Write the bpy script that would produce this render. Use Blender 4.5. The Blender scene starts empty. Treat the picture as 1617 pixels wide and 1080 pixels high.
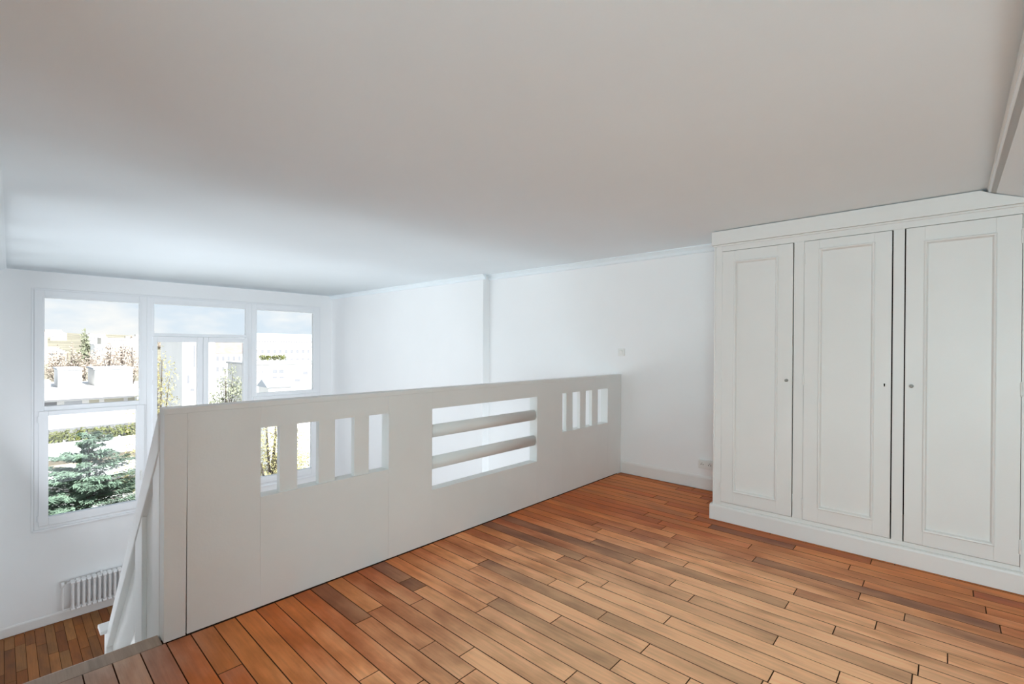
import bpy, bmesh, math, random
from mathutils import Vector, Matrix

C = bpy.context.scene.collection
SC = bpy.context.scene
random.seed(7)

# ------------------------------------------------------------------ camera
CAM_Z = 1.30
CF = Vector((0.73521409, 0.67782542, -0.00359624))
CR = Vector((0.67783385, -0.73519294, 0.00571048))
CU = Vector((-0.00122678, 0.00663608, 0.99997723))
FPX, CX, CY = 745.689, 808.5, 550.4
cam = bpy.data.cameras.new('camera')
cam.sensor_width = 36.0
cam.lens = FPX / 1617 * 36.0
cam.shift_y = (CY - 540) / 1617
cam.clip_start = 0.02
cam.clip_end = 5000
camo = bpy.data.objects.new('camera', cam)
C.objects.link(camo)
camo.matrix_world = Matrix(((CR.x, CU.x, -CF.x, 0), (CR.y, CU.y, -CF.y, 0), (CR.z, CU.z, -CF.z, CAM_Z), (0, 0, 0, 1)))
SC.camera = camo

# ------------------------------------------------------------------ exposure
vs = SC.view_settings
vs.view_transform = 'Standard'
vs.look = 'None'
vs.gamma = 1.0
vs.use_curve_mapping = False
vs.exposure = 0.78
SC.cycles.max_bounces = 24
SC.cycles.diffuse_bounces = 20
SC.cycles.glossy_bounces = 6
SC.cycles.transparent_max_bounces = 16
SC.cycles.transmission_bounces = 8
SC.cycles.caustics_reflective = False
SC.cycles.caustics_refractive = False
SC.cycles.use_denoising = True
SC.cycles.sample_clamp_indirect = 8.0

# ------------------------------------------------------------------ sky and sun
w = bpy.data.worlds.new('sky')
SC.world = w
w.use_nodes = True
nt = w.node_tree
nt.nodes.clear()
N = nt.nodes.new
L = nt.links.new
out = N('ShaderNodeOutputWorld')
bg = N('ShaderNodeBackground')
tc = N('ShaderNodeTexCoord')
sep = N('ShaderNodeSeparateXYZ')
L(tc.outputs['Generated'], sep.inputs[0])
ramp = N('ShaderNodeValToRGB')
ramp.color_ramp.elements[0].position = 0.0
ramp.color_ramp.elements[0].color = (0.80, 0.90, 1.0, 1)
ramp.color_ramp.elements[1].position = 0.7
ramp.color_ramp.elements[1].color = (0.42, 0.62, 0.95, 1)
L(sep.outputs['Z'], ramp.inputs[0])
mp = N('ShaderNodeMapping')
mp.inputs['Scale'].default_value = (1, 1, 2.6)
mp.inputs['Location'].default_value = (0.35, 0.2, 0.0)
L(tc.outputs['Generated'], mp.inputs[0])
nz = N('ShaderNodeTexNoise')
nz.inputs['Scale'].default_value = 5.5
nz.inputs['Detail'].default_value = 7
nz.inputs['Roughness'].default_value = 0.55
L(mp.outputs[0], nz.inputs[0])
cr = N('ShaderNodeValToRGB')
cr.color_ramp.elements[0].position = 0.44
cr.color_ramp.elements[0].color = (0, 0, 0, 1)
cr.color_ramp.elements[1].position = 0.62
cr.color_ramp.elements[1].color = (1, 1, 1, 1)
L(nz.outputs[0], cr.inputs[0])
mx = N('ShaderNodeMix')
mx.data_type = 'RGBA'
L(cr.outputs[0], mx.inputs[0])
L(ramp.outputs[0], mx.inputs[6])
mx.inputs[7].default_value = (1.06, 1.05, 1.04, 1)
L(mx.outputs[2], bg.inputs[0])
bg.inputs[1].default_value = 0.575
L(bg.outputs[0], out.inputs[0])

sun = bpy.data.lights.new('sun', 'SUN')
sun.energy = 7.5
sun.angle = math.radians(0.6)
sun.color = (0.97, 0.98, 1.0)
suno = bpy.data.objects.new('sun', sun)
C.objects.link(suno)
suno.rotation_euler = Vector((-0.10, 0.78, -0.60)).to_track_quat('-Z', 'Y').to_euler()
suno.location = (0, -30, 40)


def portal(x0, x1, z0, z1, y):
    l = bpy.data.lights.new('window_portal', 'AREA')
    l.shape = 'RECTANGLE'
    l.size = x1 - x0
    l.size_y = z1 - z0
    l.cycles.is_portal = True
    o = bpy.data.objects.new('window_portal', l)
    C.objects.link(o)
    o.location = ((x0 + x1) / 2, y, (z0 + z1) / 2)
    o.rotation_euler = (math.radians(-90), 0, 0)


portal(0.30, 4.03, -1.08, 1.99, 8.83)


def fill_light(name, loc, sy, sz, power, col, tilt=0, turn=0):
    # daylight stand-in: added area light behind a made-up window
    l = bpy.data.lights.new(name, 'AREA')
    l.shape = 'RECTANGLE'
    l.size = sz
    l.size_y = sy
    l.energy = power
    l.color = col
    o = bpy.data.objects.new(name, l)
    C.objects.link(o)
    o.location = loc
    o.rotation_euler = (0, math.radians(-90 + tilt), math.radians(turn))     # tilt aims the added fill light up or down


LFILL = (4.3, 8.2, -1.0, 2.19)       # opening added for fill light in the tall room's left wall
HFILL = (-1.35, 0.05, 0.75, 1.6)     # opening added for fill light in the loft's left wall
fill_light('fill_tall_room', (-0.24, 6.25, 0.595), 3.9, 3.18, 41, (0.86, 0.91, 1.0), -24)
fill_light('fill_loft', (-1.66, -0.65, 1.18), 1.4, 0.85, 92, (0.715, 0.925, 1.0), 28)
fill_light('fill_under_loft', (2.17, 1.98, -1.20), 3.6, 1.5, 62, (0.83, 0.92, 1.0), -28, 90)  # added fill behind made-up glazing under the loft




# ------------------------------------------------------------------ helpers
def at(u, v, y):
    """world point on the vertical plane Y=y seen at photo pixel (u, v)"""
    d = CF + CR * ((u - CX) / FPX) + CU * ((CY - v) / FPX)
    d = d * (y / d.y)
    return Vector((d.x, d.y, d.z + CAM_Z))


class MB:
    def __init__(self):
        self.v, self.f = [], []

    def add(self, vs, fs):
        n = len(self.v)
        self.v += [tuple(p) for p in vs]
        self.f += [tuple(i + n for i in f) for f in fs]
        return self

    def box(self, x0, x1, y0, y1, z0, z1):
        return self.add([(x0, y0, z0), (x1, y0, z0), (x1, y1, z0), (x0, y1, z0),
                         (x0, y0, z1), (x1, y0, z1), (x1, y1, z1), (x0, y1, z1)],
                        [(3, 2, 1, 0), (4, 5, 6, 7), (0, 1, 5, 4), (1, 2, 6, 5), (2, 3, 7, 6), (3, 0, 4, 7)])

    def prism(self, pts, axis, a0, a1):
        """polygon pts (in the two other axes, xyz order) extruded along axis"""
        n = len(pts)

        def P(p, a):
            return {'x': (a, p[0], p[1]), 'y': (p[0], a, p[1]), 'z': (p[0], p[1], a)}[axis]
        vs = [P(p, a0) for p in pts] + [P(p, a1) for p in pts]
        fs = [tuple(range(n - 1, -1, -1)), tuple(range(n, 2 * n))]
        fs += [(i, (i + 1) % n, n + (i + 1) % n, n + i) for i in range(n)]
        return self.add(vs, fs)

    def tube(self, p0, p1, r0, r1=None, n=10):
        r1 = r0 if r1 is None else r1
        p0, p1 = Vector(p0), Vector(p1)
        d = (p1 - p0).normalized()
        a = d.orthogonal().normalized()
        b = d.cross(a)
        vs = []
        for p, r in ((p0, r0), (p1, r1)):
            for i in range(n):
                t = 2 * math.pi * i / n
                vs.append(p + a * (r * math.cos(t)) + b * (r * math.sin(t)))
        fs = [tuple(range(n - 1, -1, -1)), tuple(range(n, 2 * n))]
        fs += [(i, (i + 1) % n, n + (i + 1) % n, n + i) for i in range(n)]
        return self.add(vs, fs)

    def lathe(self, prof, origin, axis, n=14):
        """prof: (radius, distance along axis) pairs"""
        o, d = Vector(origin), Vector(axis).normalized()
        a = d.orthogonal().normalized()
        b = d.cross(a)
        vs, fs = [], []
        for r, h in prof:
            for i in range(n):
                t = 2 * math.pi * i / n
                vs.append(o + d * h + a * (r * math.cos(t)) + b * (r * math.sin(t)))
        for k in range(len(prof) - 1):
            fs += [(k * n + i, k * n + (i + 1) % n, (k + 1) * n + (i + 1) % n, (k + 1) * n + i) for i in range(n)]
        fs += [tuple(range(n - 1, -1, -1)), tuple(range((len(prof) - 1) * n, len(prof) * n))]
        return self.add(vs, fs)

    def build(self, name, m, parent=None, bevel=0, seg=2, smooth=False, loc=None):
        me = bpy.data.meshes.new(name)
        me.from_pydata(self.v, [], self.f)
        bm = bmesh.new()
        bm.from_mesh(me)
        bmesh.ops.recalc_face_normals(bm, faces=bm.faces)
        bm.to_mesh(me)
        bm.free()
        if smooth:
            for p in me.polygons:
                p.use_smooth = True
        me.materials.append(m)
        o = bpy.data.objects.new(name, me)
        C.objects.link(o)
        if parent:
            o.parent = parent
        if loc:
            o.location = loc
        if bevel:
            b = o.modifiers.new('edge', 'BEVEL')
            b.width = bevel
            b.segments = seg
            b.limit_method = 'ANGLE'
        return o


def tag(o, label=None, cat=None, group=None, kind=None):
    for k, v in (('label', label), ('category', cat), ('group', group), ('kind', kind)):
        if v:
            o[k] = v
    return o


def empty(name, loc=(0, 0, 0), **kw):
    o = bpy.data.objects.new(name, None)
    o.empty_display_size = 0.1
    C.objects.link(o)
    o.location = loc
    return tag(o, **kw)


# ------------------------------------------------------------------ materials
def mat(name, col, rough=0.6, spec=0.5, bump=0.0, bscale=60, var=0.0, vscale=2.0, metal=0.0):
    m = bpy.data.materials.new(name)
    m.use_nodes = True
    t = m.node_tree
    b = t.nodes['Principled BSDF']
    b.inputs['Base Color'].default_value = (*col, 1)
    b.inputs['Roughness'].default_value = rough
    b.inputs['Specular IOR Level'].default_value = spec
    b.inputs['Metallic'].default_value = metal
    g = None
    if bump or var:
        g = t.nodes.new('ShaderNodeNewGeometry')
    if var:
        n = t.nodes.new('ShaderNodeTexNoise')
        n.inputs['Scale'].default_value = vscale
        n.inputs['Detail'].default_value = 5
        t.links.new(g.outputs['Position'], n.inputs['Vector'])
        r = t.nodes.new('ShaderNodeValToRGB')
        r.color_ramp.elements[0].position = 0.3
        r.color_ramp.elements[1].position = 0.7
        r.color_ramp.elements[0].color = (*[c * (1 - var) for c in col], 1)
        r.color_ramp.elements[1].color = (*[min(1, c * (1 + var)) for c in col], 1)
        t.links.new(n.outputs[0], r.inputs[0])
        t.links.new(r.outputs[0], b.inputs['Base Color'])
    if bump:
        n2 = t.nodes.new('ShaderNodeTexNoise')
        n2.inputs['Scale'].default_value = bscale
        n2.inputs['Detail'].default_value = 4
        t.links.new(g.outputs['Position'], n2.inputs['Vector'])
        bp = t.nodes.new('ShaderNodeBump')
        bp.inputs['Strength'].default_value = bump
        bp.inputs['Distance'].default_value = 0.004
        t.links.new(n2.outputs[0], bp.inputs['Height'])
        t.links.new(bp.outputs[0], b.inputs['Normal'])
    return m


def plank_mat(name, rough, wear_and_sheen, spec=0.5):
    """oiled boards: tone from the object's own colour, grain along Y, blotches"""
    m = bpy.data.materials.new(name)
    m.use_nodes = True
    t = m.node_tree
    b = t.nodes['Principled BSDF']
    nn, ll = t.nodes.new, t.links.new
    oi = nn('ShaderNodeObjectInfo')
    g = nn('ShaderNodeNewGeometry')
    cmb = nn('ShaderNodeCombineXYZ')
    mul = nn('ShaderNodeMath')
    mul.operation = 'MULTIPLY'
    mul.inputs[1].default_value = 37.0
    ll(oi.outputs['Random'], mul.inputs[0])
    ll(mul.outputs[0], cmb.inputs['Z'])
    isl = nn('ShaderNodeMath')
    isl.operation = 'MULTIPLY'
    isl.inputs[1].default_value = 23.0
    ll(g.outputs['Random Per Island'], isl.inputs[0])
    ll(isl.outputs[0], cmb.inputs['Y'])
    add = nn('ShaderNodeVectorMath')
    ll(g.outputs['Position'], add.inputs[0])
    ll(cmb.outputs[0], add.inputs[1])
    mp = nn('ShaderNodeMapping')
    mp.inputs['Scale'].default_value = (70, 3.2, 1)
    ll(add.outputs[0], mp.inputs[0])
    gr = nn('ShaderNodeTexNoise')
    gr.inputs['Scale'].default_value = 1.0
    gr.inputs['Detail'].default_value = 6
    gr.inputs['Roughness'].default_value = 0.65
    ll(mp.outputs[0], gr.inputs['Vector'])
    mp2 = nn('ShaderNodeMapping')
    mp2.inputs['Scale'].default_value = (9, 3.0, 1)
    ll(add.outputs[0], mp2.inputs[0])
    bl = nn('ShaderNodeTexNoise')
    bl.inputs['Scale'].default_value = 1.0
    bl.inputs['Detail'].default_value = 5
    ll(mp2.outputs[0], bl.inputs['Vector'])
    r1 = nn('ShaderNodeMapRange')
    r1.inputs['From Min'].default_value = 0.3
    r1.inputs['From Max'].default_value = 0.7
    r1.inputs['To Min'].default_value = 0.85
    r1.inputs['To Max'].default_value = 1.12
    ll(gr.outputs[0], r1.inputs['Value'])
    r2 = nn('ShaderNodeMapRange')
    r2.inputs['From Min'].default_value = 0.30
    r2.inputs['From Max'].default_value = 0.55
    r2.inputs['To Min'].default_value = 0.74
    r2.inputs['To Max'].default_value = 1.06
    ll(bl.outputs[0], r2.inputs['Value'])
    mm = nn('ShaderNodeMath')
    mm.operation = 'MULTIPLY'
    ll(r1.outputs[0], mm.inputs[0])
    ll(r2.outputs[0], mm.inputs[1])
    sc = nn('ShaderNodeVectorMath')
    sc.operation = 'SCALE'
    ll(oi.outputs['Color'], sc.inputs[0])
    ll(mm.outputs[0], sc.inputs['Scale'])
    col = sc.outputs[0]
    # pale patches: traffic wear plus painted sheen and window reflection, with ragged edges
    for (wx, wy, rx, ry, amt, tint) in wear_and_sheen:
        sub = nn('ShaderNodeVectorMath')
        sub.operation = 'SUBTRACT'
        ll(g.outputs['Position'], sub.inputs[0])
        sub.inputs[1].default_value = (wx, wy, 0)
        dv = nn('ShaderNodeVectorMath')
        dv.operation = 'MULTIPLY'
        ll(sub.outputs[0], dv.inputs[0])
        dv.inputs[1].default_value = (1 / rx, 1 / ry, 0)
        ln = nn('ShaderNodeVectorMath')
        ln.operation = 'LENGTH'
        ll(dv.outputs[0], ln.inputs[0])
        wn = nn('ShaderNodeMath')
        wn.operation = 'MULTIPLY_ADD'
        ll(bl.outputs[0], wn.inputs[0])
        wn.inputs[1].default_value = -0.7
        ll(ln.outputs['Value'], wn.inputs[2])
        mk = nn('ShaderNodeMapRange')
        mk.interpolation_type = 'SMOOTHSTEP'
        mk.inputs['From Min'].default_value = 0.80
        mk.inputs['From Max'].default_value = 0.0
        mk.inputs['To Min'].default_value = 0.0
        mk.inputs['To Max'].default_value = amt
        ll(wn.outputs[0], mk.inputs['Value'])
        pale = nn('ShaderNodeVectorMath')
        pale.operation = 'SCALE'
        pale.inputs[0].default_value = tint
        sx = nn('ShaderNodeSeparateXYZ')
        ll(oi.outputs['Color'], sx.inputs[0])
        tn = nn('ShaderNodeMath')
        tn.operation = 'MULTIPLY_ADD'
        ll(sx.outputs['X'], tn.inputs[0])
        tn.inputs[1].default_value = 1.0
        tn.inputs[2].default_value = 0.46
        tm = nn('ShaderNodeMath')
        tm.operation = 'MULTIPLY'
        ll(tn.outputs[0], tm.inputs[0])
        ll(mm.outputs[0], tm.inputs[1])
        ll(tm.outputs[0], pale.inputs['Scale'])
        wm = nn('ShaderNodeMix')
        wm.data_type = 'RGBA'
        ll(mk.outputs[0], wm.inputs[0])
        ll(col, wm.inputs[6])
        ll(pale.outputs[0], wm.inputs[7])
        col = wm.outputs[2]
    ll(col, b.inputs['Base Color'])
    rr = nn('ShaderNodeMapRange')
    rr.inputs['To Min'].default_value = rough - 0.08
    rr.inputs['To Max'].default_value = rough + 0.12
    ll(bl.outputs[0], rr.inputs['Value'])
    ll(rr.outputs[0], b.inputs['Roughness'])
    b.inputs['Specular IOR Level'].default_value = spec
    bp = nn('ShaderNodeBump')
    bp.inputs['Strength'].default_value = 0.12
    bp.inputs['Distance'].default_value = 0.002
    ll(gr.outputs[0], bp.inputs['Height'])
    ll(bp.outputs[0], b.inputs['Normal'])
    return m


def glass_mat():
    m = bpy.data.materials.new('window_glass')
    m.use_nodes = True
    t = m.node_tree
    t.nodes.clear()
    o = t.nodes.new('ShaderNodeOutputMaterial')
    mix = t.nodes.new('ShaderNodeMixShader')
    tr = t.nodes.new('ShaderNodeBsdfTransparent')
    tr.inputs[0].default_value = (0.975, 0.985, 0.98, 1)
    gl = t.nodes.new('ShaderNodeBsdfGlossy')
    gl.inputs['Roughness'].default_value = 0.0
    fr = t.nodes.new('ShaderNodeFresnel')
    fr.inputs[0].default_value = 1.25
    t.links.new(fr.outputs[0], mix.inputs[0])
    t.links.new(tr.outputs[0], mix.inputs[1])
    t.links.new(gl.outputs[0], mix.inputs[2])
    t.links.new(mix.outputs[0], o.inputs[0])
    return m


WALL = mat('white_wall_paint', (0.87, 0.875, 0.875), 0.75, 0.3, 0.10, 90, 0.012, 1.5)
CEIL = mat('ceiling_paint', (0.825, 0.885, 0.915), 0.8, 0.3, 0.10, 40, 0.015, 1.2)
WOODW = mat('white_gloss_paint', (0.785, 0.775, 0.755), 0.42, 0.4, 0.10, 120, 0.015, 3)
PARA = mat('parapet_paint', (0.76, 0.775, 0.76), 0.5, 0.4, 0.12, 100, 0.02, 3)
WINW = mat('window_paint', (0.84, 0.85, 0.86), 0.4, 0.4)
RADW = mat('radiator_enamel', (0.84, 0.84, 0.84), 0.35, 0.5)
PLAST = mat('white_plastic', (0.80, 0.80, 0.77), 0.35, 0.5)
DARK = mat('dark_gap', (0.015, 0.012, 0.01), 0.9, 0.1)
STEEL = mat('worn_steel', (0.42, 0.41, 0.38), 0.35, 0.5, metal=1.0)
JOINT = mat('joint_dirt', (0.115, 0.050, 0.024), 0.9, 0.1)
SUBF = mat('subfloor', (0.035, 0.018, 0.01), 0.95, 0.1)
GLASS = glass_mat()
FLO = plank_mat('oiled_floor_boards', 0.42, [(1.9, 0.6, 1.55, 1.85, 0.85, (1.0, 0.585, 0.325)), (0.08, 2.65, 0.60, 0.85, 0.85, (0.44, 0.33, 0.26))], 0.22)  # second patch, stair head: greyed wear plus painted window reflection
FLO2 = plank_mat('old_floor_boards', 0.5, [], 0.3)

# ------------------------------------------------------------------ room shell
ZC = 2.24          # ceiling
ZL = -2.36         # lower floor
XL, XS = 4.39, 4.272   # long wall: recessed part, part nearer the window
YB = 4.455         # where the long wall steps forward
YW = 8.60          # window wall
XE = -0.05         # left wall
YP = 2.494         # parapet face
PT = 0.081         # parapet thickness
SOFF_Y = -0.16


def soffit_z(y):
    return 2.157 - 0.415 * (-0.176 - y)


def struct(o):
    o['kind'] = 'structure'
    return o


struct(MB().prism([(XL, -1.6), (XL, YB), (XS, YB), (XS, YW + 0.25), (XL + 0.3, YW + 0.25), (XL + 0.3, -1.6)], 'z', ZL - 0.2, ZC + 0.2).build('wall_right', WALL, bevel=0.004))
lw = MB()
lw.box(XE - 0.2, XE, 2.3, LFILL[0], ZL - 0.2, ZC + 0.2)
lw.box(XE - 0.2, XE, LFILL[1], YW + 0.25, ZL - 0.2, ZC + 0.2)
lw.box(XE - 0.2, XE, LFILL[0], LFILL[1], ZL - 0.2, LFILL[2])
lw.box(XE - 0.2, XE, LFILL[0], LFILL[1], LFILL[3], ZC + 0.2)
struct(lw.build('wall_left', WALL))
lw = MB()
lw.box(-1.6, XE - 0.2, 2.3, 2.5, -0.3, ZC + 0.2)
lw.box(-1.6, -1.4, -1.6, HFILL[0], -0.3, ZC + 0.2)
lw.box(-1.6, -1.4, HFILL[1], 2.3, -0.3, ZC + 0.2)
lw.box(-1.6, -1.4, HFILL[0], HFILL[1], -0.3, HFILL[2])
lw.box(-1.6, -1.4, HFILL[0], HFILL[1], HFILL[3], ZC + 0.2)
struct(lw.build('wall_left', WALL))
struct(MB().box(-1.6, XL, -1.6, -1.45, -0.3, ZC + 0.2).build('wall_rear', WALL))
wu = MB()
wu.box(XE, 0.37, 2.10, 2.2, ZL - 0.2, -0.25).box(3.97, XL, 2.10, 2.2, ZL - 0.2, -0.25)
wu.box(0.37, 3.97, 2.10, 2.2, ZL - 0.2, -1.95).box(0.37, 3.97, 2.10, 2.2, -0.45, -0.25)
struct(wu.build('wall_under_loft', WALL))

# window wall with its opening
WX0, WX1, WZ0, WZ1 = 0.295, 4.035, -1.09, 2.0
fw = MB()
fw.box(XE, WX0, YW, YW + 0.25, ZL - 0.2, ZC + 0.2)
fw.box(WX1, XS + 0.1, YW, YW + 0.25, ZL - 0.2, ZC + 0.2)
fw.box(WX0, WX1, YW, YW + 0.25, WZ1, ZC + 0.2)
fw.box(WX0, WX1, YW, YW + 0.25, ZL - 0.2, WZ0)
struct(fw.build('wall_far', WALL))

# ceiling, sloped soffit behind the moulding
def sstep(t):
    t = max(0.0, min(1.0, t))
    return t * t * (3 - 2 * t)


def ceil_z(x, y):
    # the old plaster sags a few centimetres down to the top of the wardrobe
    fx = sstep((x - 1.3) / 2.3) if x < 3.7 else 1 - sstep((x - 3.7) / 0.6)
    fy = 1 - sstep((y - 1.3) / 0.9) if y > 1.3 else 1.0
    return ZC - 0.056 * fx * fy


cg = MB()
xs = [-1.6, 0, 1.3] + [1.3 + 0.2 * i for i in range(1, 13)] + [3.8, 3.9, 4.0, 4.1, 4.2, 4.3, 4.39, 4.6]
ys = [SOFF_Y + 0.1 * i for i in range(0, 26)] + [2.6, 5.0, 8.85]
cv = [(x, y, ceil_z(x, y)) for y in ys for x in xs] + [(x, y, ZC + 0.18) for y in (ys[0], ys[-1]) for x in (xs[0], xs[-1])]
nX, nY = len(xs), len(ys)
cf = [(j * nX + i, (j + 1) * nX + i, (j + 1) * nX + i + 1, j * nX + i + 1) for j in range(nY - 1) for i in range(nX - 1)]
q = nX * nY
cf += [(q, q + 1, q + 3, q + 2)]
cf += [tuple([q] + list(range(0, nX)) + [q + 1]), tuple([q + 2] + [(nY - 1) * nX + i for i in range(nX)] + [q + 3])]
cf += [tuple([q] + [j * nX for j in range(nY)] + [q + 2]), tuple([q + 1] + [j * nX + nX - 1 for j in range(nY)] + [q + 3])]
cg.add(cv, cf)
o = struct(cg.build('ceiling', CEIL))
for p in o.data.polygons:
    p.use_smooth = abs(p.normal.z) > 0.9
struct(MB().prism([(SOFF_Y, soffit_z(SOFF_Y)), (-1.6, soffit_z(-1.6)), (-1.6, soffit_z(-1.6) + 0.2), (SOFF_Y, ZC + 0.18)], 'x', -1.6, XL + 0.2).build('ceiling', CEIL))

# mouldings
struct(MB().prism([(SOFF_Y - 0.008, ZC + 0.001), (SOFF_Y + 0.004, ZC + 0.001), (SOFF_Y + 0.005, ZC - 0.056), (SOFF_Y + 0.002, ZC - 0.066), (SOFF_Y - 0.006, ZC - 0.072),
                   (SOFF_Y - 0.026, ZC - 0.072), (SOFF_Y - 0.030, soffit_z(SOFF_Y - 0.030)), (SOFF_Y - 0.008, soffit_z(SOFF_Y - 0.008))], 'x', -1.4, XL).build('trim_1', WOODW))


def cornice(x_wall, s, y0, y1, name):
    """small plaster cornice running along Y; s = +1 when the room lies toward -X"""
    p = [(x_wall, ZC), (x_wall - s * 0.060, ZC), (x_wall - s * 0.060, ZC - 0.010), (x_wall - s * 0.048, ZC - 0.014),
         (x_wall - s * 0.024, ZC - 0.034), (x_wall - s * 0.016, ZC - 0.056), (x_wall - s * 0.010, ZC - 0.060), (x_wall, ZC - 0.064)]
    return struct(MB().prism(p, 'y', y0, y1).build(name, CEIL))


cornice(XL, 1, -0.12, YB, 'trim_2')
cornice(XS, 1, YB - 0.05, YW, 'trim_3')
# left cornice: the old wall is a little out of true, so its moulding widens towards the window
def left_cornice(y, wd):
    return [(XE, y, ZC), (XE + wd, y, ZC), (XE + wd, y, ZC - 0.010), (XE + wd * 0.78, y, ZC - 0.016), (XE + wd * 0.4, y, ZC - 0.036), (XE + wd * 0.2, y, ZC - 0.060), (XE, y, ZC - 0.064)]


lc = MB()
lc.add(left_cornice(2.3, 0.042) + left_cornice(YW, 0.105), [tuple(range(6, -1, -1)), tuple(range(7, 14))] + [(i, (i + 1) % 7, 7 + (i + 1) % 7, 7 + i) for i in range(7)])
struct(lc.build('trim_4', CEIL))


def baseboard_profile(a, h=0.117):
    return [(0, 0), (-a * 0.016, 0), (-a * 0.016, h - 0.02), (-a * 0.012, h - 0.008), (-a * 0.005, h), (0, h)]


struct(MB().prism([(XL + p, z + 0.008) for p, z in baseboard_profile(1)], 'y', 1.33, YP - 0.003).build('baseboard_right', WOODW))
struct(MB().prism([(XL + p, ZL + z + 0.006) for p, z in baseboard_profile(1)], 'y', 2.25, YB).build('baseboard_lower_right', WOODW))
struct(MB().prism([(XS + p, ZL + z + 0.006) for p, z in baseboard_profile(1)], 'y', YB, YW - 0.017).build('baseboard_lower_right', WOODW))
struct(MB().prism([(YW + p, ZL + z + 0.008) for p, z in baseboard_profile(1, 0.122)], 'x', XE, XS).build('baseboard_far', WOODW))
struct(MB().prism([(XE - p, ZL + z + 0.006) for p, z in baseboard_profile(1)], 'y', 4.9, YW - 0.017).build('baseboard_left', WOODW))
struct(MB().prism([(XL + p, z + 0.008) for p, z in baseboard_profile(1)], 'y', -1.45, -0.372).build('baseboard_rear_right', WOODW))

# ------------------------------------------------------------------ plank floors
PAL = [(0.560, 0.138, 0.024), (0.600, 0.168, 0.034), (0.510, 0.118, 0.020), (0.640, 0.205, 0.050), (0.570, 0.158, 0.034),
       (0.470, 0.108, 0.022), (0.620, 0.190, 0.044), (0.535, 0.136, 0.028)]
DARKP = [(0.270, 0.085, 0.036), (0.310, 0.095, 0.034)]


def plank_mesh(mb, x0, x1, y0, y1, zt, th=0.02):
    g, c = 0.0013, 0.0010
    x0, x1, y0, y1 = x0 + g, x1 - g, y0 + g, y1 - g
    vs = [(x0, y0, zt - th), (x1, y0, zt - th), (x1, y1, zt - th), (x0, y1, zt - th)]
    vs += [(x0, y0, zt - c), (x1, y0, zt - c), (x1, y1, zt - c), (x0, y1, zt - c)]
    vs += [(x0 + c, y0 + c, zt), (x1 - c, y0 + c, zt), (x1 - c, y1 - c, zt), (x0 + c, y1 - c, zt)]
    fs = [(3, 2, 1, 0), (8, 9, 10, 11)]
    for a in (0, 4):
        fs += [(a + i, a + (i + 1) % 4, a + 4 + (i + 1) % 4, a + 4 + i) for i in range(4)]
    mb.add(vs, fs)


def grime(o):
    # old dirt fills the joints: the edges of a board are dark, only its face is polished
    o.data.materials.append(JOINT)
    for p in o.data.polygons:
        p.material_index = 0 if p.normal.z > 0.98 else 1


def on_floor(u, v):
    d = CF + CR * ((u - CX) / FPX) + CU * ((CY - v) / FPX)
    d = d * (-CAM_Z / d.z)
    return d.x, d.y


# board ends read off the photograph (floor positions)
ENDS = []
for ox, oy, s, pts in ((700, 760, 2.994, ((900, 375), (1090, 475), (1175, 550), (765, 485), (745, 640), (530, 655), (960, 785), (1060, 655), (820, 860), (640, 375), (1590, 745), (1150, 390), (310, 320), (175, 385))),
                       (280, 760, 2.994, ((850, 670), (930, 905), (1200, 765), (1340, 935), (1150, 505), (945, 600), (270, 880), (1050, 480), (1420, 400))),
                       (1120, 780, 3.2535, ((645, 690), (860, 660), (1005, 620), (1495, 690), (445, 495), (725, 365), (345, 745), (1075, 895), (665, 930), (320, 930), (405, 560), (775, 515), (1420, 590), (240, 325)))):
    for a, b in pts:
        ENDS.append(on_floor(ox + a / s, oy + b / s))
DARK_AT = [on_floor(*p) for p in ((1200, 945), (1060, 895), (930, 1020), (885, 1000), (1470, 982), (1560, 990), (655, 918), (600, 900), (840, 835), (1180, 845), (1000, 1000), (830, 925))]

floor = struct(empty('floor'))
MB().box(-1.4, XL, -1.45, 2.575, -0.25, -0.021).build('subfloor', SUBF, floor)
MB().box(-1.4, XL, -1.44, 2.574, -0.27, -0.2505).build('underside', CEIL, floor)
PITCH = 0.0903
rng = random.Random(11)
k0 = int(math.floor((-1.4 - 0.583) / PITCH)) + 1
x = 0.583 + PITCH * k0
rest = MB()
n_pl = 0
while x < XL - 0.01:
    x1 = min(x + PITCH, XL - 0.004)
    ymax = 2.4935 if x > 0.44 else 2.497
    ymin = -0.9 if x > 0.2 else -0.9
    known = sorted(y for ex, y in ENDS if x <= ex < x1)
    js = [ymax]
    y = ymax
    pend = sorted(known, reverse=True)
    while y > ymin:
        if pend and y - pend[0] < 1.5:
            nxt = pend.pop(0)
            if y - nxt < 0.12:
                continue
        else:
            nxt = y - rng.uniform(0.5, 1.25)
            if pend and nxt - pend[0] < 0.2:
                nxt = pend.pop(0) if y - pend[0] > 0.12 else nxt
        y = max(nxt, ymin - 0.3)
        js.append(y)
    for a, b in zip(js[1:], js[:-1]):
        zt = rng.uniform(-0.0006, 0.0004)
        visible = x > -0.12 and b > -0.35
        tone = rng.choice(PAL)
        f = rng.uniform(0.86, 1.14)
        tone = tuple(c * f for c in tone)
        if rng.random() < 0.03 or any(x <= ex < x1 and a < ey < b for ex, ey in DARK_AT):
            tone = rng.choice(DARKP)
        if visible:
            mb = MB()
            plank_mesh(mb, x, x1, a, b, zt)
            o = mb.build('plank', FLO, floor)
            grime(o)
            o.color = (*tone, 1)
            n_pl += 1
        else:
            plank_mesh(rest, x, x1, a, b, zt)
    x = x1
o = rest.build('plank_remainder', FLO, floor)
grime(o)
o['kind'] = 'stuff'
o.color = (0.35, 0.135, 0.05, 1)
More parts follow.
